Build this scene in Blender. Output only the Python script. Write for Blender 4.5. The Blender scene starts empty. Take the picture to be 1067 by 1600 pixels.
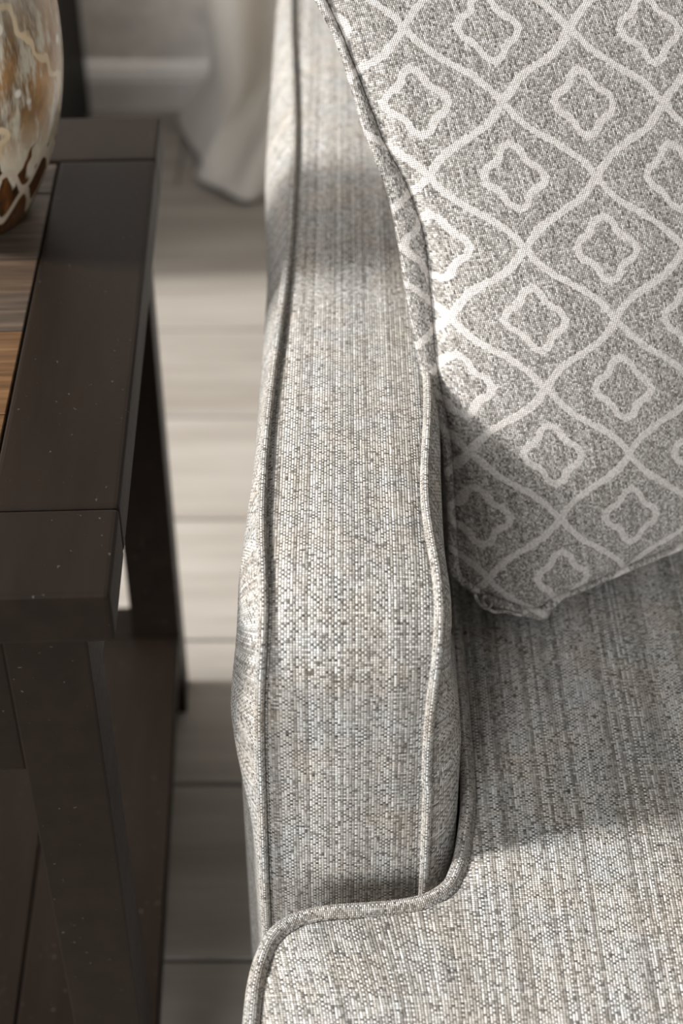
import bpy, bmesh, math, random
from mathutils import Vector, Matrix
from mathutils.geometry import delaunay_2d_cdt
random.seed(7)
sc = bpy.context.scene
col = sc.collection

# ------------------------------------------------------------------ camera
cam_d = bpy.data.cameras.new('camera')
cam = bpy.data.objects.new('camera', cam_d)
col.objects.link(cam)
cam.location = (0, 0, 1.20)
cam.rotation_euler = (math.radians(90 - 39.8), 0, 0)
cam_d.sensor_fit = 'VERTICAL'
cam_d.sensor_height = 36
cam_d.sensor_width = 24
cam_d.lens = 56.25
cam_d.clip_start = 0.05
cam_d.dof.use_dof = True
cam_d.dof.focus_distance = 0.93
cam_d.dof.aperture_fstop = 5.0
sc.camera = cam

# ------------------------------------------------------------------ light
w = bpy.data.worlds.new('room_light')
sc.world = w
w.use_nodes = True
bg = w.node_tree.nodes['Background']
bg.inputs[0].default_value = (1.0, 0.975, 0.95, 1)
bg.inputs[1].default_value = 0.25

sun_d = bpy.data.lights.new('window_sun', 'SUN')
sun_d.energy = 4.1
sun_d.angle = math.radians(9)
sun_d.color = (1.0, 0.985, 0.965)
sun = bpy.data.objects.new('window_sun', sun_d)
col.objects.link(sun)
sun.rotation_euler = Vector((1, .03, -.66)).to_track_quat('-Z', 'Y').to_euler()
sun.location = (-3, 0, 2.4)

ar_d = bpy.data.lights.new('front_fill_light', 'AREA')  # fill added behind the camera to brighten the pillow and back wall
ar_d.shape = 'RECTANGLE'
ar_d.size = 1.6
ar_d.size_y = 1.3
ar_d.energy = 66
ar_d.color = (0.97, 0.985, 1.0)
ar = bpy.data.objects.new('front_fill_light', ar_d)
col.objects.link(ar)
ar.location = (-1.3, -2.1, 1.55)
ar.rotation_euler = Vector((1.3, 3.3, -1.1)).to_track_quat('-Z', 'Z').to_euler()

lw_d = bpy.data.lights.new('left_fill_light', 'AREA')  # weak fill added from the left to lift the back wall
lw_d.shape = 'RECTANGLE'
lw_d.size = 1.2
lw_d.size_y = 1.2
lw_d.energy = 32
lw_d.color = (1.0, 0.98, 0.96)
lw = bpy.data.objects.new('left_fill_light', lw_d)
col.objects.link(lw)
lw.location = (-2.1, 1.3, 2.0)
lw.rotation_euler = Vector((1.8, 1.1, -1.8)).to_track_quat('-Z', 'Z').to_euler()

vs = sc.view_settings
vs.view_transform = 'Standard'
vs.look = 'None'
vs.gamma = 1
vs.use_curve_mapping = False
vs.exposure = 0.3


# ------------------------------------------------------------------ helpers
def srgb(r, g, b):
    f = lambda v: (v / 255 / 12.92) if v / 255 <= .04045 else ((v / 255 + .055) / 1.055) ** 2.4
    return (f(r), f(g), f(b), 1)


class V:
    """socket wrapper: lets node maths read like an expression"""
    def __init__(s, nt, k): s.nt, s.k = nt, k
    def _m(s, op, *o):
        n = s.nt.nodes.new('ShaderNodeMath'); n.operation = op
        for i, a in enumerate((s,) + o):
            if isinstance(a, V): s.nt.links.new(a.k, n.inputs[i])
            else: n.inputs[i].default_value = a
        return V(s.nt, n.outputs[0])
    def __add__(s, o): return s._m('ADD', o)
    def __sub__(s, o): return s._m('SUBTRACT', o)
    def __mul__(s, o): return s._m('MULTIPLY', o)
    def __truediv__(s, o): return s._m('DIVIDE', o)
    def rsub(s, c): return (s * -1) + c
    def floor(s): return s._m('FLOOR')
    def fract(s): return s._m('FRACT')
    def sin(s): return s._m('SINE')
    def abs(s): return s._m('ABSOLUTE')
    def min(s, o): return s._m('MINIMUM', o)
    def max(s, o): return s._m('MAXIMUM', o)
    def pow(s, o): return s._m('POWER', o)
    def sqrt(s): return s._m('SQRT')
    def mod(s, o): return s._m('FLOORED_MODULO', o)
    def lt(s, o): return s._m('LESS_THAN', o)
    def step(s, a, b):
        n = s.nt.nodes.new('ShaderNodeMapRange'); n.interpolation_type = 'SMOOTHSTEP'
        s.nt.links.new(s.k, n.inputs[0])
        n.inputs[1].default_value = a; n.inputs[2].default_value = b
        return V(s.nt, n.outputs[0])


class Mat:
    def __init__(s, name, rough=.8, spec=.3):
        s.m = bpy.data.materials.new(name); s.m.use_nodes = True
        s.nt = s.m.node_tree
        s.b = s.nt.nodes['Principled BSDF']
        s.b.inputs['Roughness'].default_value = rough
        s.b.inputs['Specular IOR Level'].default_value = spec
    def uv(s):
        n = s.nt.nodes.new('ShaderNodeTexCoord'); return s.sep(n.outputs['UV'])
    def obj(s):
        n = s.nt.nodes.new('ShaderNodeTexCoord'); return s.sep(n.outputs['Object'])
    def sep(s, k):
        n = s.nt.nodes.new('ShaderNodeSeparateXYZ'); s.nt.links.new(k, n.inputs[0])
        return [V(s.nt, o) for o in n.outputs]
    def rnd(s):
        n = s.nt.nodes.new('ShaderNodeObjectInfo'); return V(s.nt, n.outputs['Random'])
    def vec(s, *c):
        n = s.nt.nodes.new('ShaderNodeCombineXYZ')
        for i, a in enumerate(c):
            if isinstance(a, V): s.nt.links.new(a.k, n.inputs[i])
            else: n.inputs[i].default_value = a
        return n.outputs[0]
    def white(s, *c):
        n = s.nt.nodes.new('ShaderNodeTexWhiteNoise'); n.noise_dimensions = '3D'
        s.nt.links.new(s.vec(*c), n.inputs[0]); return V(s.nt, n.outputs[0])
    def noise(s, v, scale=1, detail=2, rough=.5):
        n = s.nt.nodes.new('ShaderNodeTexNoise')
        s.nt.links.new(v, n.inputs['Vector'])
        n.inputs['Scale'].default_value = scale; n.inputs['Detail'].default_value = detail
        n.inputs['Roughness'].default_value = rough
        return V(s.nt, n.outputs[0])
    def mix(s, f, a, b):
        n = s.nt.nodes.new('ShaderNodeMix'); n.data_type = 'RGBA'
        for i, x in ((0, f), (6, a), (7, b)):
            if isinstance(x, V): s.nt.links.new(x.k, n.inputs[i])
            elif hasattr(x, 'links'): s.nt.links.new(x, n.inputs[i])
            else: n.inputs[i].default_value = x
        return n.outputs[2]
    def ramp(s, f, *stops):
        n = s.nt.nodes.new('ShaderNodeValToRGB'); s.nt.links.new(f.k, n.inputs[0])
        e = n.color_ramp.elements
        while len(e) < len(stops): e.new(.5)
        for x, (p, c) in zip(e, stops): x.position = p; x.color = c
        return n.outputs[0]
    def color(s, k):
        if hasattr(k, 'links'): s.nt.links.new(k, s.b.inputs['Base Color'])
        else: s.b.inputs['Base Color'].default_value = k
        return s
    def bump(s, h, dist, strength=1.0):
        n = s.nt.nodes.new('ShaderNodeBump')
        n.inputs['Strength'].default_value = strength
        n.inputs['Distance'].default_value = dist
        s.nt.links.new(h.k, n.inputs['Height'])
        s.nt.links.new(n.outputs[0], s.b.inputs['Normal'])
        return s
    def rough(s, v): s.nt.links.new(v.k, s.b.inputs['Roughness']); return s


def link(name, me, mat=None, parent=None, smooth=True):
    o = bpy.data.objects.new(name, me); col.objects.link(o)
    if mat is not None:
        me.materials.append(mat.m if isinstance(mat, Mat) else mat)
    if smooth:
        me.polygons.foreach_set('use_smooth', [True] * len(me.polygons))
    if parent is not None: o.parent = parent
    return o


def mesh(name, verts, faces, uvs=None, mat=None, parent=None, smooth=True, flip=False):
    me = bpy.data.meshes.new(name)
    if flip: faces = [tuple(reversed(f)) for f in faces]
    me.from_pydata([tuple(v) for v in verts], [], faces)
    if uvs is not None:
        lay = me.uv_layers.new(name='UVMap')
        for p in me.polygons:
            for li in p.loop_indices:
                lay.data[li].uv = uvs[me.loops[li].vertex_index]
    me.update()
    return link(name, me, mat, parent, smooth)


def grid_faces(nu, nv, off=0):
    return [(off + i * nv + j, off + (i + 1) * nv + j, off + (i + 1) * nv + j + 1, off + i * nv + j + 1)
            for i in range(nu - 1) for j in range(nv - 1)]


def tube(path, r, closed=False, seg=12, flat=None, up=None):
    """verts, faces, uvs of a round (or flattened) cord along a path"""
    n = len(path); vs_, us = [], []
    L = 0
    prev = None
    for i, p in enumerate(path):
        a = path[(i - 1) % n] if (closed or i) else p
        b = path[(i + 1) % n] if (closed or i < n - 1) else p
        t = (b - a).normalized()
        if up is not None:
            s_ = t.cross(up[i] if isinstance(up, list) else up).normalized()
        else:
            if prev is None:
                s_ = t.orthogonal().normalized()
            else:
                s_ = (prev - t * prev.dot(t)).normalized()
            prev = s_
        q = s_.cross(t).normalized()
        if i: L += (p - path[i - 1]).length
        for k in range(seg + 1):
            an = 2 * math.pi * k / seg
            rr = flat or (r, r)
            vs_.append(p + s_ * (rr[0] * math.cos(an)) + q * (rr[1] * math.sin(an)))
            us.append((k / seg * 2 * math.pi * r, L))
    f = grid_faces(n, seg + 1)
    if closed:
        m = (n - 1) * (seg + 1)
        f += [(m + j, j, j + 1, m + j + 1) for j in range(seg)]
    return vs_, f, us


def spline(pts, step=.006, closed=False):
    """Catmull-Rom through Vectors, resampled evenly"""
    P = [Vector(p) for p in pts]; n = len(P); out = []
    rng = n if closed else n - 1
    for i in range(rng):
        if closed:
            a, b, c, d = P[(i - 1) % n], P[i], P[(i + 1) % n], P[(i + 2) % n]
        else:
            a, b, c, d = P[max(i - 1, 0)], P[i], P[i + 1], P[min(i + 2, n - 1)]
        m = max(2, int((c - b).length / (step / 3)))
        for k in range(m):
            t = k / m
            out.append(.5 * ((2 * b) + (c - a) * t + (2 * a - 5 * b + 4 * c - d) * t * t + (3 * b - a - 3 * c + d) * t ** 3))
    if not closed: out.append(P[-1].copy())
    loop = out + ([out[0]] if closed else [])
    acc = [0]
    for i in range(1, len(loop)): acc.append(acc[-1] + (loop[i] - loop[i - 1]).length)
    m = max(3, int(acc[-1] / step)); res = []; j = 0
    for k in range(m if closed else m + 1):
        s_ = acc[-1] * k / m
        while j < len(acc) - 2 and acc[j + 1] < s_: j += 1
        t = (s_ - acc[j]) / max(acc[j + 1] - acc[j], 1e-9)
        res.append(loop[j].lerp(loop[j + 1], min(1, t)))
    return res


def box_data(x0, x1, y0, y1, z0, z1, bev=.0015, seg=2):
    bm = bmesh.new()
    bmesh.ops.create_cube(bm, size=1)
    for v in bm.verts:
        v.co = Vector(((x0 + x1) / 2 + v.co.x * (x1 - x0), (y0 + y1) / 2 + v.co.y * (y1 - y0), (z0 + z1) / 2 + v.co.z * (z1 - z0)))
    if bev:
        bmesh.ops.bevel(bm, geom=bm.edges[:], offset=bev, segments=seg, profile=.6, affect='EDGES', clamp_overlap=True)
    return bm


def box(name, x0, x1, y0, y1, z0, z1, mat, parent=None, bev=.0015, seg=2, smooth=False):
    bm = box_data(x0, x1, y0, y1, z0, z1, bev, seg)
    me = bpy.data.meshes.new(name); bm.to_mesh(me); bm.free()
    return link(name, me, mat, parent, smooth)


def lathe(name, prof, mat, parent=None, seg=64):
    vs_ = [(r * math.cos(2 * math.pi * k / seg), r * math.sin(2 * math.pi * k / seg), z) for r, z in prof for k in range(seg)]
    n = len(prof)
    f = [(i * seg + k, i * seg + (k + 1) % seg, (i + 1) * seg + (k + 1) % seg, (i + 1) * seg + k) for i in range(n - 1) for k in range(seg)]
    return mesh(name, vs_, f, None, mat, parent)


def thing(name, label, cat, loc=(0, 0, 0), rz=0, group=None):
    o = bpy.data.objects.new(name, None); col.objects.link(o)
    o.empty_display_size = .05
    o.location = loc; o.rotation_euler = (0, 0, rz)
    o['label'] = label; o['category'] = cat
    if group: o['group'] = group
    return o


def structure(o):
    o['kind'] = 'structure'; return o


# ------------------------------------------------------------------ materials
def weave_material(name, pitch=.00160, lights=1.0, bumpd=.0007):
    m = Mat(name, .9, .12)
    u, v, _ = m.uv()
    wob = (m.noise(m.vec(u, v, 0), 180, 1) - .5) * .35
    a = u / pitch + wob
    b = v / (pitch * .86) + wob * .6
    i, j = a.floor(), b.floor()
    fu, fv = a.fract(), b.fract()
    # plain weave with a random float now and then
    par = (i + j).mod(2)
    flip = m.white(i, j, 3.3).lt(.06)
    par = (par - flip).abs()
    sel = par.step(.2, .8)                                 # 1 = lengthwise yarn lies on top
    hu = (fu * math.pi).sin(); hv = (fv * math.pi).sin()
    r1 = m.white(i, 1.7, 0); r2 = m.white(i, j, 4)
    slub1 = m.noise(m.vec(i * 7.31, v * 60, 0), 1, 1)
    slub2 = m.noise(m.vec(u * 160, j * 5.77, 0), 1, 1)
    cw = m.ramp((r1 * .7 + slub1 * .8 - .25), (.0, srgb(120, 115, 109)), (.3, srgb(176, 171, 164)), (.55, srgb(212, 208, 203)), (.85, srgb(240, 238, 235)))
    cf = m.ramp((r2 * .55 + slub2 * .9 - .2), (.08, srgb(70, 66, 61)), (.4, srgb(128, 123, 116)), (.6, srgb(176, 171, 164)), (.85, srgb(222, 219, 214)))
    c = m.mix(sel, cf, cw)
    # shade in the pinholes between crossings, painted dark into the cloth colour
    hole = (hu.max(hv)).step(.62, .25)
    c = m.mix(hole * .8, c, srgb(62, 57, 52))
    big = m.noise(m.vec(u, v, 0), 26, 3, .6)
    tint = m.ramp(big, (.3, srgb(234, 238, 241)), (.5, srgb(243, 242, 240)), (.7, srgb(244, 238, 230)))
    n = m.nt.nodes.new('ShaderNodeMix'); n.data_type = 'RGBA'; n.blend_type = 'MULTIPLY'
    n.inputs[0].default_value = 1
    m.nt.links.new(c, n.inputs[6]); m.nt.links.new(tint, n.inputs[7])
    m.color(n.outputs[2])
    top = (hu.pow(.7) * (hv * .55 + .45)) * sel + (hv.pow(.7) * (hu * .55 + .45)) * sel.rsub(1)
    fib = m.noise(m.vec(u, v, 0), 2600, 1)
    m.bump(top + fib * .35, bumpd, 1.0)
    m.b.inputs['Sheen Weight'].default_value = .12
    m.b.inputs['Sheen Roughness'].default_value = .6
    return m


M_fab = weave_material('grey_woven_upholstery')
M_cord = weave_material('grey_woven_piping', .00135, bumpd=.0005)


def pillow_material():
    m = Mat('trellis_jacquard', .95, .08)
    a, l, _ = m.uv()
    wob = (m.noise(m.vec(a, l, 0), 420, 1) - .5)
    wob2 = (m.noise(m.vec(a, l, 3.0), 60, 1) - .5)
    # printed lattice: two skew axes of the trellis
    det = .0423 * -.0303 - (-.0501) * (-.0560)
    x = a - .0405; y = l - .3196
    P = (x * (-.0303 / det) + y * (.0501 / det)) + wob * .035 + wob2 * .05
    Q = (x * (.0560 / det) + y * (.0423 / det)) + wob * .035 - wob2 * .05
    A = .032
    f1 = ((P + (Q * (2 * math.pi)).sin() * A).fract() - .5).abs()
    f2 = ((Q + (P * (2 * math.pi)).sin() * A).fract() - .5).abs()
    border = f1.min(f2)
    p = (P + .5).fract() - .5; q = (Q + .5).fract() - .5
    h = ((p - q) * .7071).abs(); k = ((p + q) * .7071).abs()
    h = h * 1.19; k = k * .97
    c0, r0 = .183, .116
    d1 = ((h - c0) * (h - c0) + k * k).sqrt()
    d2 = ((k - c0) * (k - c0) + h * h).sqrt()
    dia = (h + k - .308) * .7071
    motif = (d1.min(d2) - r0)._m('SMOOTH_MIN', dia, .03).abs()
    line = border.step(.040, .028).max(motif.step(.041, .029))
    # fine ribbed yarns
    pu, pv = .00105, .0013
    ii = (a / pu).floor(); jj = ((l + a * .10) / pv).floor()
    fu = (a / pu).fract(); fv = ((l + a * .10) / pv).fract()
    w1 = m.white(ii, jj, 1.0); w2 = m.white(ii, 3.0, 2.0)
    fleck = m.noise(m.vec(a * 1400, l * 480, 0), 1, 2, .7)
    heath = m.ramp(w1 * .38 + fleck * .75 + w2 * .12 - .16, (.14, srgb(58, 55, 52)), (.34, srgb(134, 129, 123)), (.56, srgb(178, 173, 166)), (.82, srgb(236, 233, 229)))
    cream = m.ramp(w1 * .3 + fleck * .8 - .1, (.15, srgb(176, 169, 162)), (.5, srgb(215, 209, 203)), (.8, srgb(236, 232, 228)))
    m.color(m.mix(line, heath, cream))
    hgt = (fu * math.pi).sin().pow(.6) * ((fv * math.pi).sin() * .5 + .5) + fleck * .7 + line * .5
    m.bump(hgt, .0006, 1.0)
    m.b.inputs['Sheen Weight'].default_value = .2
    return m


M_pil = pillow_material()


def dark_wood(name, base=(60, 53, 48), r=.42):
    m = Mat(name, r, .09)
    x, y, z = m.obj()
    g = m.noise(m.vec(x * 40, y * 6, z * 40), 1, 3, .6)
    spk = m.noise(m.vec(x, y, z), 260, 2, .6)
    c = m.ramp(g, (.3, srgb(*[v * .88 for v in base])), (.7, srgb(*[v * 1.08 for v in base])))
    c = m.mix(spk.step(.70, .76) * .35, c, srgb(118, 110, 102))
    m.color(c)
    m.rough(g * .12 + spk * .12 + (r - .1))
    m.bump(g + spk * .4, .0003, .4)
    return m


M_dark = dark_wood('espresso_wood', (33, 26, 21))
M_cab = dark_wood('blackened_wood', (38, 36, 35), .55)


def inset_wood(name, lo, hi):
    m = Mat(name, .5, .25)
    x, y, z = m.obj()
    r = m.rnd()
    g = m.noise(m.vec(x * 9 + r * 50, y * 160, r * 9), 1, 4, .65)
    c1 = m.ramp(g, (.25, srgb(58, 40, 25)), (.5, srgb(96, 66, 38)), (.75, srgb(124, 90, 54)))
    c2 = m.ramp(g, (.25, srgb(50, 42, 36)), (.5, srgb(72, 62, 53)), (.75, srgb(98, 86, 74)))
    m.color(m.mix(r * (hi - lo) + lo, c1, c2))
    m.bump(g, .0006, .5)
    return m


M_inset = inset_wood('reclaimed_wood_brown', .0, .3)
M_inset2 = inset_wood('reclaimed_wood_grey', .75, 1.0)


def floor_wood():
    m = Mat('bleached_oak_plank', .42, .35)
    x, y, z = m.obj()
    r = m.rnd()
    g = m.noise(m.vec(x * 2.2 + r * 37, y * 26, r * 11), 1, 4, .6)
    g2 = m.noise(m.vec(x * 9 + r * 11, y * 240, r * 5), 1, 3, .6)
    t = g * .75 + g2 * .25 + (r - .5) * .18
    m.color(m.ramp(t, (.22, srgb(136, 128, 118)), (.5, srgb(162, 155, 146)), (.78, srgb(184, 178, 170))))
    m.rough(g2 * .2 + .32)
    m.bump(g2, .0004, .4)
    return m


M_floor = floor_wood()
M_gap = Mat('floor_joint', .9).color(srgb(70, 60, 50))


def plain(name, rgb, rough=.8, sc_=30, amt=.06):
    m = Mat(name, rough, .25)
    x, y, z = m.obj()
    n = m.noise(m.vec(x, y, z), sc_, 3)
    m.color(m.ramp(n, (.3, srgb(*[v * (1 - amt) for v in rgb])), (.7, srgb(*[min(255, v * (1 + amt)) for v in rgb]))))
    m.bump(n, .0004, .3)
    return m


M_wall = plain('warm_white_wall_paint', (234, 228, 221), .85)
M_trim = plain('white_trim_paint', (238, 233, 227), .5, 12, .03)
M_metal = plain('dark_bronze_metal', (50, 46, 42), .35)
M_glass = Mat('window_glass', .02, .5)
M_glass.b.inputs['Transmission Weight'].default_value = 1
M_glass.color((1, 1, 1, 1))


def linen():
    m = Mat('cream_linen', .9, .1)  # drapery
    u, v, _ = m.uv()
    n = m.noise(m.vec(u * 900, v * 60, 0), 1, 2); n2 = m.noise(m.vec(u * 60, v * 900, 0), 1, 2)
    m.color(m.ramp((n + n2) * .5, (.3, srgb(214, 207, 197)), (.7, srgb(236, 231, 223))))
    m.bump(n + n2, .0004, .6)
    return m


M_linen = linen()


def glaze():
    m = Mat('mottled_cream_glaze', .22, .5)
    x, y, z = m.obj()
    ang = y._m('ARCTAN2', x)
    wx = m.noise(m.vec(x, y, z), 30, 2)
    n1 = m.noise(m.vec(x * 22, y * 22, z * 16), 1, 4, .6)
    n2 = m.noise(m.vec(ang * 9, z * 26, 5), 1, 3, .7)
    c = m.ramp(n1, (.32, srgb(150, 140, 122)), (.5, srgb(196, 187, 168)), (.7, srgb(222, 214, 196)))
    # amber and umber runs across the belly
    belt = (z - .125).abs().step(.075, .02)
    amber = (n2 + n1 * .3).step(.50, .70) * belt
    c = m.mix(amber, c, m.ramp(n1, (.36, srgb(84, 64, 40)), (.52, srgb(142, 106, 66)), (.7, srgb(190, 146, 92))))
    # white dots and light threads over the runs
    vor = m.nt.nodes.new('ShaderNodeTexVoronoi')
    m.nt.links.new(m.vec(ang * 1.0, z * 11, 0), vor.inputs['Vector']); vor.inputs['Scale'].default_value = 4.2
    dot = V(m.nt, vor.outputs['Distance'])
    c = m.mix(dot.step(.22, .14) * belt, c, srgb(214, 206, 192))
    c = m.mix(((ang * 7 + z * 60 + wx * 5).sin()).step(.93, .99) * belt, c, srgb(206, 184, 150))
    # dark looping brush marks low on the body
    low = z.step(.078, .060)
    edge = (z + (ang * 11 + wx * 7).sin().abs().pow(.7) * .034 - wx * .012)
    drip = edge.step(.076, .070)
    c = m.mix(drip, c, m.ramp(n2, (.35, srgb(44, 30, 20)), (.6, srgb(92, 58, 30)), (.8, srgb(150, 98, 46))))
    ring = ((z - .030 + (wx - .5) * .02) + (ang * 13).sin() * .010).abs()
    c = m.mix(ring.step(.0052, .0034), c, srgb(186, 172, 152))
    ring2 = ((z - .052 + (wx - .5) * .02) - (ang * 13).sin() * .010).abs()
    c = m.mix(ring2.step(.0048, .0032), c, srgb(190, 176, 158))
    m.color(c)
    m.bump(n1 + drip * .5, .0008, .4)
    return m


M_glaze = glaze()

# ------------------------------------------------------------------ setting
# floor: each board an object, boards run left-right, recessed joints
fl = structure(box('floor', -2.4, 2.4, -.6, 2.56, -.03, -.006, M_gap, None, 0))
W = .2003
me_by_len = {}
row = 0
y0 = .8265 - 7 * W
while y0 < 2.52:
    x = -2.4 + [(.0), (-.62), (-.28), (-.85)][row % 4] + random.uniform(-.1, .1)
    while x < 2.4:
        ln = 1.25
        xa, xb = max(x, -2.4), min(x + ln, 2.4)
        if xb - xa > .02:
            key = round(xb - xa, 4)
            if key not in me_by_len:
                bm = box_data(-(xb - xa) / 2 + .0012, (xb - xa) / 2 - .0012, -W / 2 + .0014, W / 2 - .0014, -.008, 0, .0016, 1)
                me = bpy.data.meshes.new('floor_plank'); bm.to_mesh(me); bm.free()
                me.materials.append(M_floor.m); me_by_len[key] = me
            o = bpy.data.objects.new('floor_plank', me_by_len[key]); col.objects.link(o)
            o.parent = fl
            o.location = ((xa + xb) / 2, y0 + W / 2, 0)
        x += ln
    y0 += W; row += 1

# back wall with a window opening right of the curtain
WY = 2.51
wl = bpy.data.objects.new('wall_back', None)
bm = bmesh.new()
for (xa, xb, za, zb) in ((-2.4, .25, 0, 2.5), (.25, 1.65, 0, .5), (.25, 1.65, 2.2, 2.5), (1.65, 2.4, 0, 2.5)):
    b2 = box_data(xa, xb, WY, WY + .12, za, zb, 0)
    tmp = bpy.data.meshes.new('t'); b2.to_mesh(tmp); b2.free(); bm.from_mesh(tmp); bpy.data.meshes.remove(tmp)
me = bpy.data.meshes.new('wall_back'); bm.to_mesh(me); bm.free()
structure(link('wall_back', me, M_wall, None, False))
# baseboard: profiled moulding
prof = [(0, 0), (-.016, 0), (-.016, .052), (-.0135, .056), (-.0135, .062), (-.010, .066), (-.007, .074), (-.004, .078), (0, .080)]
vs_ = [(x, WY + p[0], p[1]) for x in (-2.4, 2.4) for p in prof]
n = len(prof)
structure(mesh('baseboard_back', vs_, [(i, i + 1, n + i + 1, n + i) for i in range(n - 1)], None, M_trim, None, False))
wn = structure(box('window_1', .25, 1.65, WY + .07, WY + .076, .5, 2.2, M_glass, None, 0))
for nm, a in (('window_frame', (.25, .31, WY + .04, WY + .11, .5, 2.2)), ('window_frame', (1.59, 1.65, WY + .04, WY + .11, .5, 2.2)),
              ('window_frame', (.31, 1.59, WY + .04, WY + .11, .5, .56)), ('window_frame', (.31, 1.59, WY + .04, WY + .11, 2.14, 2.2)),
              ('window_sill', (.2, 1.7, WY - .05, WY + .04, .47, .5))):
    box(nm, *a, M_trim, wn, .003)

# ------------------------------------------------------------------ sofa
sofa = thing('sofa', 'light grey tweed woven sofa with slim piped square arm', 'sofa')
ZT = .62


def arm_profile():
    pts = []
    y = 1.50
    while y > .668: pts.append((y, ZT, 0, 1)); y -= .008
    cy, cz, r = .660, .565, .055
    for k in range(0, 19):
        a = math.radians(90 - 83 * k / 18)
        pts.append((cy - r * math.cos(a), cz + r * math.sin(a), -math.cos(a), math.sin(a)))
    y, z = pts[-1][:2]
    ny, nz = pts[-1][2:]
    while z > .10:
        z -= .008; y += .008 * nz / ny if z > .42 else 0
        pts.append((y, z, ny, nz))
    return pts


prof = arm_profile()
acc = [0]
for i in range(1, len(prof)):
    acc.append(acc[-1] + math.hypot(prof[i][0] - prof[i - 1][0], prof[i][1] - prof[i - 1][1]))
S_b = acc[next(i for i, p in enumerate(prof) if p[0] < .668)]        # start of the bend


def smooth(a, b, x):
    t = max(0, min(1, (x - a) / (b - a))); return t * t * (3 - 2 * t)


def edges(i):
    """left and right seam of the top panel at profile point i"""
    y, z = prof[i][:2]
    xl, xr = -.0444, .0466
    if z > .6195:
        bow = smooth(.74, 1.02, y) * (1 - smooth(1.10, 1.42, y) * .9)
        xl += .0088 * bow
        xl -= .002 * smooth(1.25, 1.5, y)
        xr += .006 * smooth(.70, .82, y)
    s_ = acc[i] - S_b
    k = math.exp(-((s_ - .035) / .045) ** 2)
    xl += .0035 * k; xr += .0048 * k
    if z < .5: xr += .001
    return xl, xr


def make_arm(mx=1, cx=0):
    name = 'arm'
    X = lambda x: cx + mx * x
    # top / front panel
    nx = 17; vs_, us = [], []
    for i, (y, z, ny, nz) in enumerate(prof):
        xl, xr = edges(i)
        for j in range(nx):
            t = j / (nx - 1); x = xl + (xr - xl) * t
            d = min(t, 1 - t) * (xr - xl)
            h = -.0028 * math.exp(-d / .0035) + .0022 * (1 - (2 * t - 1) ** 2)
            h += .0006 * math.sin(acc[i] * 37 + 1) * math.sin(t * 5)
            vs_.append((X(x), y + ny * h, z + nz * h)); us.append((x + .05, acc[i]))
    f = grid_faces(len(prof), nx)
    # side panels
    nr = 14
    for side in (-1, 1):
        off = len(vs_)
        for i, (y, z, ny, nz) in enumerate(prof):
            e = edges(i); x0 = e[0] if side < 0 else e[1]
            if side < 0:
                b = (.0105 + .0045 * smooth(.80, .66, y) + .005 * smooth(.622, .52, z) + .008 * smooth(1.0, 1.2, y)) if z > .3 else .02
            else:
                b = .0125 + .0095 * smooth(.60, .50, z)
            cyc, czc = max(y, .60 + .11), min(z, ZT - .11)
            if z < .6: cyc = max(cyc, y + .11)
            for r in range(nr):
                d = .11 * (r / (nr - 1)) ** 1.6
                q = d / .11
                yy, zz = y + (cyc - y) * q, z + (czc - z) * q
                bb = b * (1 - (.5 * smooth(.52, .42, z) * smooth(.09, .03, d) if side < 0 else 0))
                o_ = bb * math.sin(min(1, d / (.045 if side < 0 else .034)) * math.pi / 2) ** .75
                o_ -= .003 * math.exp(-d / .003)
                xf = (-.0444 if side < 0 else .0476)
                base = x0 + (xf - x0) * smooth(0, .05, d)
                vs_.append((X(base + side * o_), yy, zz)); us.append((acc[i] * .985, d + .3 * side))
        ff = grid_faces(len(prof), nr, off)
        f += ff if side > 0 else [tuple(reversed(q)) for q in ff]
        # flat rest of the side below / behind the padded rim
        xs = (-.0444 - .0105 if side < 0 else .0476 + .0125)
        k = len(vs_)
        for yy, zz in ((1.50, ZT - .10), (.70, ZT - .10), (.70, .10), (1.50, .10)):
            vs_.append((X(xs), yy, zz)); us.append((yy, zz))
        f.append((k, k + 1, k + 2, k + 3))
    # back end and underside
    k = len(vs_)
    for x in (-.058, .058):
        for y, z in ((1.50, .60), (1.50, .10), (.58, .10)):
            vs_.append((X(x), y, z)); us.append((x, z))
    f += [(k, k + 1, k + 4, k + 3), (k + 1, k + 2, k + 5, k + 4)]
    a = mesh(name, vs_, f, us, M_fab, sofa, True)
    for side in (0, 1):
        path = [Vector((X(edges(i)[side] + (-.0012, .0012)[side]), p[1 - 1] + p[2] * .0008, p[1] + p[3] * .0008)) for i, p in enumerate(prof)]
        tv, tf, tu = tube(path, .0031, seg=12)
        mesh('piping', tv, tf, tu, M_cord, a)
    return a


INNER = .664
make_arm(1, 0)
make_arm(-1, INNER + .05)
# plinth under the cushion, sofa back with its own cushion, feet
sx0, sx1 = .060, INNER - .010
box('seat_base', sx0, sx1, .60, 1.45, .10, .325, M_fab, sofa, .008, 3, True)


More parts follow.
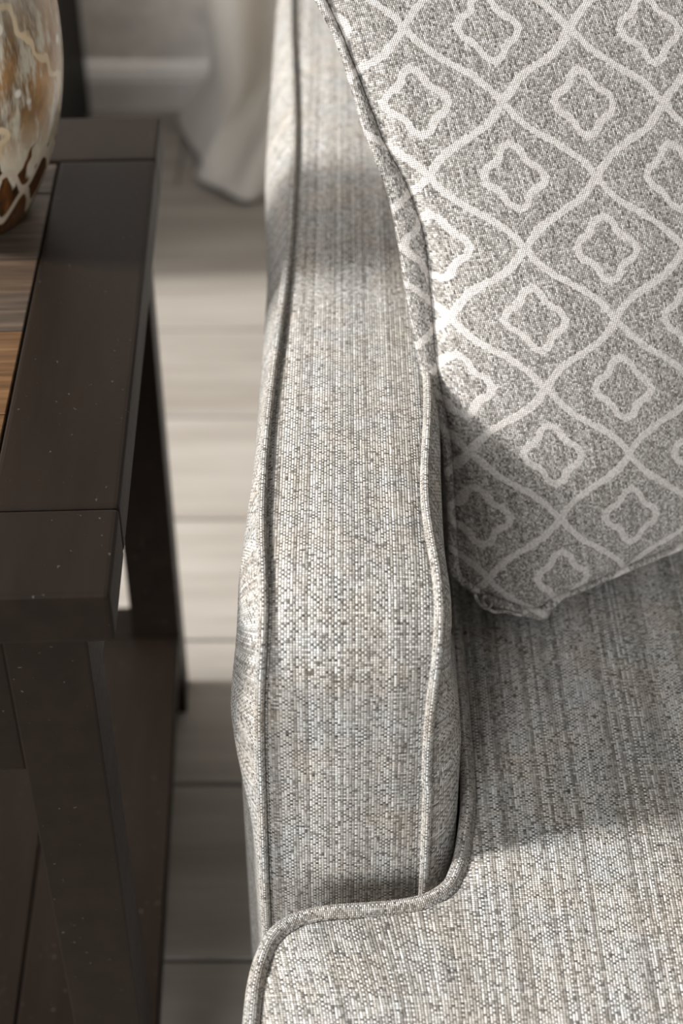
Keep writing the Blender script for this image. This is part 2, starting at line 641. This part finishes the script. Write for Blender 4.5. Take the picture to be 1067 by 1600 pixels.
def cushion_block(name, x0, x1, y0, y1, z0, z1, lean, parent):
    """padded block with crowned faces"""
    bm = bmesh.new()
    bmesh.ops.create_cube(bm, size=1)
    bmesh.ops.subdivide_edges(bm, edges=bm.edges[:], cuts=11, use_grid_fill=True)
    for v in bm.verts:
        c = v.co * 2
        px = 1 - abs(c.x) ** 6; pz = 1 - abs(c.z) ** 6; py = 1 - abs(c.y) ** 6
        k = 1 + .18 * px * pz * (abs(c.y) > .99)
        kx = 1 + .02 * py * pz * 0
        v.co = Vector(((x0 + x1) / 2 + c.x * (x1 - x0) / 2 * (kx - .03 * (1 - py) * 1), (y0 + y1) / 2 + c.y * k * (y1 - y0) / 2, (z0 + z1) / 2 + c.z * (z1 - z0) / 2 * (1 - .02 * (1 - py))))
        v.co.y += (v.co.z - z0) * lean
    uvl = bm.loops.layers.uv.new('UVMap')
    for fc in bm.faces:
        n = fc.normal
        for lp in fc.loops:
            co = lp.vert.co
            lp[uvl].uv = (co.y, co.z) if abs(n.x) > .7 else ((co.x, co.z) if abs(n.y) > .7 else (co.x, co.y))
    me = bpy.data.meshes.new(name); bm.to_mesh(me); bm.free()
    return link(name, me, M_fab, parent)


cushion_block('backrest', sx0, sx1, 1.14, 1.42, .10, .84, .06, sofa)
cushion_block('back_cushion', sx0 + .012, sx1 - .012, .955, 1.10, .475, .80, .17, sofa)
for fx, fy in ((0, .66), (0, 1.42), (INNER + .05, .66), (INNER + .05, 1.42)):
    lp = [(.022, 0), (.024, .004), (.030, .098), (.030, .1005), (0, .1005)]
    o = lathe('foot', [(0, 0)] + lp, M_cab, sofa, 24); o.location = (fx, fy, 0)

# ------------------------------------------------------------------ T-shaped seat cushion
cush = thing('seat_cushion', 'loose grey woven T-shaped seat cushion wrapping the front of the arm', 'cushion', (0, 0, 0))
ZC = .44
half = [(.078, 1.03), (.078, .90), (.078, .78), (.0780, .69), (.0778, .650), (.0757, .6223), (.0711, .595), (.0665, .5805), (.0612, .5705), (.0482, .5615), (.0287, .5568),
        (-.0031, .5540), (-.0205, .5503), (-.0345, .5421), (-.0420, .529), (-.0466, .5092), (-.0482, .483), (-.0490, .44), (-.046, .405), (-.034, .385), (0, .376)]
mid = (INNER + .05) / 2
outline = [(x, y) for x, y in half] + [(mid, .372)] + [(INNER + .05 - x, y) for x, y in reversed(half)]
outline = [Vector((x, y, 0)) for x, y in outline]
ring = spline(outline, .0045, closed=False)
# close along the back
bk = [Vector((ring[-1].x + (ring[0].x - ring[-1].x) * t / 60, ring[0].y, 0)) for t in range(1, 60)]
loop = ring + bk
n = len(loop)
pts = [Vector((p.x, p.y)) for p in loop]


def dist_in(x, y):
    best = 1e9; ins = False
    for i in range(n):
        a, b = pts[i], pts[(i + 1) % n]
        dx, dy = b.x - a.x, b.y - a.y
        t = max(0, min(1, ((x - a.x) * dx + (y - a.y) * dy) / (dx * dx + dy * dy + 1e-12)))
        d = (x - a.x - t * dx) ** 2 + (y - a.y - t * dy) ** 2
        if d < best: best = d
        if (a.y > y) != (b.y > y) and x < a.x + (y - a.y) / (b.y - a.y) * dx: ins = not ins
    return math.sqrt(best), ins


inner = []
xs = []
x = -.05
while x < INNER + .11:
    xs.append(x); x += .0075 if x < .32 else .02
y = .372
while y < 1.03:
    for x in xs:
        d, ins = dist_in(x, y)
        if ins and d > .0035: inner.append(Vector((x, y)))
    y += .0075
vco, _, fcs, *_r = delaunay_2d_cdt(pts + inner, [(i, (i + 1) % n) for i in range(n)], [], 1, 1e-5)


def crown(x, y):
    d, _ = dist_in(x, y)
    h = .0060 * (1 - math.exp(-d / .0042)) + .0085 * (1 - math.exp(-d / .022)) + .012 * (1 - math.exp(-d / .10))
    h -= .026 * smooth(.47, .37, y)                      # waterfall front edge
    return h


vs_, us = [], []
for p in vco:
    hh = crown(p.x, p.y)
    vs_.append((p.x, p.y, ZC - .0040 + hh))
    # cloth eased round the ear of the cushion: yarns lean in beside the arm
    lean_ = .014 * smooth(.09, .0, p.x) * smooth(.46, .56, p.y)
    us.append((p.x + .6 + lean_, p.y + hh * .6))
# boxing (side wall) and underside in the same cover
top_n = len(vs_)
fcs = [tuple(f) for f in fcs]
zs = [ZC - .004, ZC - .020, ZC - .06, ZC - .095, ZC - .112]
ofs = [0, .003, .004, .003, 0]
cx_, cy_ = mid, .75
acc2 = 0
for i, p in enumerate(loop):
    a, b = loop[i - 1], loop[(i + 1) % n]
    t = (b - a).normalized(); nrm = Vector((t.y, -t.x, 0))
    if i: acc2 += (p - loop[i - 1]).length
    for z, o_ in zip(zs, ofs):
        q = p + nrm * o_ * (-1 if False else 1) * .3
        vs_.append((q.x, q.y, z)); us.append((acc2, z))
m5 = len(zs)
side = [(top_n + i * m5 + k, top_n + i * m5 + k + 1, top_n + ((i + 1) % n) * m5 + k + 1, top_n + ((i + 1) % n) * m5 + k) for i in range(n) for k in range(m5 - 1)]
bottom = [tuple(top_n + i * m5 + m5 - 1 for i in reversed(range(n)))]
mesh('cushion_cover', vs_, fcs + side + bottom, us, M_fab, cush)
for zz, nm in ((ZC + .0012, 'piping'), (ZC - .112, 'piping')):
    path = [Vector((p.x, p.y, zz)) for p in loop]
    tv, tf, tu = tube(path, .0049, closed=True, seg=14, up=Vector((0, 0, 1)))
    mesh(nm, tv, tf, tu, M_cord, cush)

# ------------------------------------------------------------------ throw pillow
O = Vector((.0852332, .76740077, .48076823))
Lx = Vector((-.26077041, .39115562, .88260754))
Bx = Vector((.94347524, .29699678, .14713048))
Nx = Vector((.20458069, -.87108564, .44649361))
pil = thing('throw_pillow', 'taupe heathered throw pillow with cream trellis and quatrefoil pattern', 'pillow')
PT = lambda a, l, h=0: O + Bx * a + Lx * l + Nx * h
PW, PH = .40, .425
outer_l = [(-.006, .020), (-.0084, .0271), (-.0003, .0617), (.0055, .0943), (.0085, .1171), (.0065, .1386), (.0081, .1927), (.0125, .2349), (.0145, .2725),
           (.0100, .3097), (.0075, .3619), (.0013, .3919), (-.004, PH)]
seam_l = [(.004, .0185), (-.0010, .0265), (.0069, .0709), (.0145, .1123), (.0180, .1619), (.0227, .1883), (.0285, .223), (.0305, .2451), (.0272, .2765),
          (.0209, .3004), (.0160, .3383), (.0104, .3783), (.002, PH - .006)]
outer_b = [(-.006, .020), (-.0026, .0145), (.0172, -.0085), (.030, -.0175), (.045, -.0265), (.0500, -.0215), (.0555, -.0160), (.070, -.0160), (.0986, -.0135), (.1494, -.0100), (.20, -.0080), (.27, -.010), (.34, -.016), (PW, -.022)]
seam_b = [(.004, .0185), (.008, .0115), (.020, .000), (.032, -.0095), (.043, -.0165), (.0490, -.0150), (.0555, -.0125), (.070, -.0115), (.0986, -.0085), (.1494, -.0045), (.20, -.002), (.27, -.004), (.34, -.010), (PW - .007, -.015)]


def curve2(pts2, m):
    c = spline([Vector((a, b, 0)) for a, b in pts2], .002)
    out = []
    for k in range(m):
        t = k / (m - 1) * (len(c) - 1); i = min(int(t), len(c) - 2)
        out.append(c[i].lerp(c[i + 1], t - i))
    return out


NU, NV = 72, 76


def patch(lft, bot):
    Lc = curve2(lft, NV); Bc = curve2(bot, NU)
    bl, tl_, br = Lc[0], Lc[-1], Bc[-1]
    tr = Vector((PW + .012, PH + .004, 0)) + (Vector((0, 0, 0)) if lft is outer_l else Vector((-.007, -.007, 0)))
    Rc = [br.lerp(tr, k / (NV - 1)) - Vector((.022 * math.sin(math.pi * k / (NV - 1)), 0, 0)) for k in range(NV)]
    Tc = [tl_.lerp(tr, k / (NU - 1)) - Vector((0, .020 * math.sin(math.pi * k / (NU - 1)), 0)) for k in range(NU)]
    g = []
    for i in range(NU):
        s_ = i / (NU - 1); rowp = []
        for j in range(NV):
            t = j / (NV - 1)
            p = Lc[j] * (1 - s_) + Rc[j] * s_ + Bc[i] * (1 - t) + Tc[i] * t - (bl * (1 - s_) * (1 - t) + br * s_ * (1 - t) + tl_ * (1 - s_) * t + tr * s_ * t)
            rowp.append(p)
        g.append(rowp)
    border = [g[0][j] for j in range(NV - 1, 0, -1)] + [g[i][0] for i in range(NU - 1)] + [g[NU - 1][j] for j in range(NV - 1)] + [g[i][NV - 1] for i in range(NU - 1, 0, -1)]
    return g, border


gf, bf = patch(seam_l, seam_b)
go, bo = patch(outer_l, outer_b)


def puff(s_, t, T):
    e = lambda q: max(0.0, 1 - (2 * q - 1) ** 2)
    f = (e(s_) ** .50) * (e(t) ** .50)
    return T * f


for nm, g, T, sg in (('front_panel', gf, .058, 1), ('back_panel', go, .045, -1)):
    vs_, us = [], []
    for i in range(NU):
        for j in range(NV):
            s_, t = i / (NU - 1), j / (NV - 1)
            p = g[i][j]
            # denser sampling near the seam comes from the ease below
            h = puff(s_, t, T)
            wr = .0016 * math.sin(s_ * 9 + t * 31) * math.exp(-s_ / .10) + .0012 * math.sin(s_ * 27 + 2) * math.exp(-t / .10)
            h = (h + wr * min(1, h / .01)) * sg + (-.0008 if sg > 0 else 0)
            vs_.append(PT(p.x, p.y, h)); us.append((p.x, p.y))
    f = grid_faces(NU, NV)
    mesh(nm, vs_, f, us, M_pil, pil, True, flip=(sg < 0))
# self welt between the seam and the outer edge
vs_, us = [], []
nb = len(bf); ks = 11
L_ = 0
for i in range(nb):
    pi_, po = bf[i], bo[i]
    wd = (po - pi_).length
    if i: L_ += (bo[i] - bo[i - 1]).length
    wv = .0006 * math.sin(L_ * 260) + .0005 * math.sin(L_ * 610 + 1)
    for k in range(ks):
        an = math.pi * k / (ks - 1)
        q = pi_.lerp(po, .5 - .5 * math.cos(an) * 1.0) if k else pi_
        vs_.append(PT(q.x, q.y, (-.0012 + (.0044 + wv) * math.sin(an)) if k < ks - 1 else -.001)); us.append((q.x, q.y))
f = grid_faces(nb, ks) + [((nb - 1) * ks + k, k, k + 1, (nb - 1) * ks + k + 1) for k in range(ks - 1)]
mesh('welt', vs_, f, us, M_pil, pil)
# loose loop of thread at the lower corner
lp = [PT(.003, .008, .004), PT(.0045, .001, .006), PT(.008, -.003, .007), PT(.0115, -.001, .007), PT(.011, .004, .006), PT(.008, .005, .005), PT(.007, .001, .006), PT(.012, -.007, .005), PT(.02, -.010, .004), PT(.03, -.0165, .003)]
pth = spline(lp, .0012)
tv, tf, tu = tube(pth, .0011, seg=8)
mesh('thread_loop', tv, tf, [(0.04 + a, .30 + b) for a, b in tu], M_pil, pil)

# ------------------------------------------------------------------ end table
tab = thing('end_table', 'dark espresso wooden end table with framed inlaid top beside the sofa arm', 'table', (-.1215, .616, 0), math.radians(2.2))
TW, TD, ZTT, TH = .47, .5585, .63, .035
st = .073
g_ = .0006
z0, z1 = ZTT - TH, ZTT
b = .0034
box('rail', -TW, 0, 0, .0722, z0, z1, M_dark, tab, b, 3)
box('rail', -TW, 0, .4855, TD, z0, z1, M_dark, tab, b, 3)
box('stile', -st, 0, .0722 + g_, .4855 - g_, z0, z1, M_dark, tab, b, 3)
box('stile', -TW, -TW + st, .0722 + g_, .4855 - g_, z0, z1, M_dark, tab, b, 3)
# inlay boards
ni = 9; wI = (.4855 - .0722 - .004) / ni
for k in range(ni):
    ya = .0722 + .002 + k * wI
    box('inlay_board', -TW + st + .0015, -st - .0015, ya + .0003, ya + wI - .0003, z0 + .008, z1 - .0012 - .0004 * (k % 2), M_inset if k in (1, 2, 3) else M_inset2, tab, .0006, 1)
legs = [(-.0624, .0070), (-.0624, TD - .007 - .046), (-TW + .0164, .0070), (-TW + .0164, TD - .007 - .046)]
for lx, ly in legs:
    box('leg', lx, lx + .046, ly, ly + .046, 0, z0 - .0003, M_dark, tab, .0015, 2)
# front drawer, side and back aprons
zd = .476
dr = box('drawer', -TW + .0164 + .0475, -.0624 - .0015, .0165, .034, zd, z0 - .002, M_dark, tab, .002, 2)
kn = lathe('knob', [(0, .022), (.009, .021), (.0125, .017), (.012, .013), (.006, .009), (.005, 0)], M_metal, dr, 28)
kn.location = (-TW / 2, .0165, .537); kn.rotation_euler = (math.radians(90), 0, 0)
for xa, xb in ((-.0560, -.0230), (-TW + .023, -TW + .056)):
    box('apron', xa, xb, .0532, TD - .0532, zd + .02, z0 - .0005, M_dark, tab, .001, 1)
box('apron', -TW + .0164 + .046, -.0624, TD - .045, TD - .022, zd + .02, z0 - .0005, M_dark, tab, .001, 1)
# low shelf of boards on rails, notched between the legs
ns = 4; xa0, xb0 = -TW + .0164, -.0164
yA, yB = .0532, TD - .0532
for k in range(ns):
    wS = (xb0 - xa0) / ns
    box('shelf_board', xa0 + k * wS + .0005, xa0 + (k + 1) * wS - .0005, yA, yB, .088, .110, M_dark, tab, .0015, 1)
for ya, yb in ((.0100, .0532), (TD - .0532, TD - .010)):
    box('shelf_rail', -TW + .0164 + .0462, -.0626, ya, yb, .088, .110, M_dark, tab, .0015, 1)

# ------------------------------------------------------------------ ceramic vase
va = thing('ceramic_vase', 'rounded cream glazed ceramic vase with brown looping marks on the end table', 'vase', (-.272, 1.022, ZTT - .0012))
prof_v = [(0, .002), (.042, .002), (.044, .0), (.047, .002), (.054, .014), (.0635, .033), (.0725, .056), (.0795, .083), (.0835, .110), (.0845, .135), (.0830, .160), (.0780, .187), (.0690, .213), (.0570, .236), (.0450, .254), (.0370, .268), (.0350, .278), (.0385, .288), (.0420, .292), (.0405, .294), (.0360, .288), (.0320, .276), (.034, .262), (.050, .238), (.07, .19), (.072, .13), (.06, .05), (.03, .012), (0, .010)]
pv = spline([Vector((r, z, 0)) for r, z in prof_v[3:21]], .004)
lathe('vase_body', prof_v[:3] + [(p.x, p.y) for p in pv] + prof_v[21:], M_glaze, va, 96)

# ------------------------------------------------------------------ dark cabinet at the back wall
cab = thing('low_cabinet', 'low dark cabinet standing against the back wall behind the vase', 'cabinet', (-.42, 1.95, 0))
CW, CD, CH = .70, .54, .46
box('side_panel', -.022, 0, 0, CD, .0, CH, M_cab, cab, .002)
box('side_panel', -CW, -CW + .022, 0, CD, .0, CH, M_cab, cab, .002)
box('top_panel', -CW - .01, .01, -.012, CD, CH, CH + .025, M_cab, cab, .002)
box('bottom_panel', -CW + .022, -.022, .02, CD, .06, .08, M_cab, cab, .001)
box('back_panel', -CW + .022, -.022, CD - .012, CD, .08, CH, M_cab, cab, 0)
for k in range(2):
    xa = -CW + .024 + k * (CW - .048) / 2
    d = box('door', xa + .001, xa + (CW - .048) / 2 - .001, -.002, .018, .085, CH - .004, M_cab, cab, .002)
    box('handle', (xa + .03 if k else xa + (CW - .048) / 2 - .042), (xa + .042 if k else xa + (CW - .048) / 2 - .03), -.022, -.002, .27, .36, M_metal, d, .003)

# ------------------------------------------------------------------ curtain
cur = thing('curtain', 'cream linen curtain pooling on the wood floor by the back wall', 'curtain')
up_ = [(-.165, 2.44), (-.200, 2.36), (-.188, 2.29), (-.150, 2.27), (-.125, 2.33), (-.095, 2.35), (-.070, 2.28), (-.045, 2.24), (-.015, 2.27), (.005, 2.34), (.035, 2.35), (.065, 2.27), (.10, 2.25), (.13, 2.33), (.17, 2.35), (.20, 2.28)]
lo_ = [(-.262, 2.462), (-.272, 2.44), (-.250, 2.36), (-.222, 2.285), (-.226, 2.235), (-.190, 2.20), (-.146, 2.162), (-.108, 2.205), (-.075, 2.225), (-.04, 2.19), (0, 2.22), (.035, 2.27), (.07, 2.22), (.11, 2.20), (.15, 2.28), (.20, 2.25)]
NC = 150
U_ = curve2(up_, NC); Lo = curve2(lo_, NC)
zs = [2.3, 1.8, 1.3, .9, .7, .55, .45, .38, .32, .27, .23, .19, .16, .13, .10, .08, .062, .046, .034, .026, .020, .017]
vs_, us = [], []
for z in zs:
    k = (1 - smooth(-.02, .15, z)) ** .8 if z < .15 else 0
    for j in range(NC):
        p = U_[j].lerp(Lo[j], k)
        zz = z + .010 * math.sin(j * .35) * smooth(.2, .0, z) * (z > .02)
        vs_.append((p.x, p.y, zz)); us.append((j / NC * .9, z))
# turned-up hem lying on the floor behind the front fold
for q, dz in ((.015, .0145), (.03, .010), (.06, .006), (.12, .004)):
    for j in range(NC):
        p = Lo[j].lerp(Vector((-.05, 2.36, 0)), q); vs_.append((p.x, p.y, dz)); us.append((j / NC * .9, -q * .3))
cp = mesh('curtain_panel', vs_, grid_faces(len(zs) + 4, NC), us, M_linen, cur)
sm = cp.modifiers.new('solid', 'SOLIDIFY'); sm.thickness = .0025; sm.offset = 0
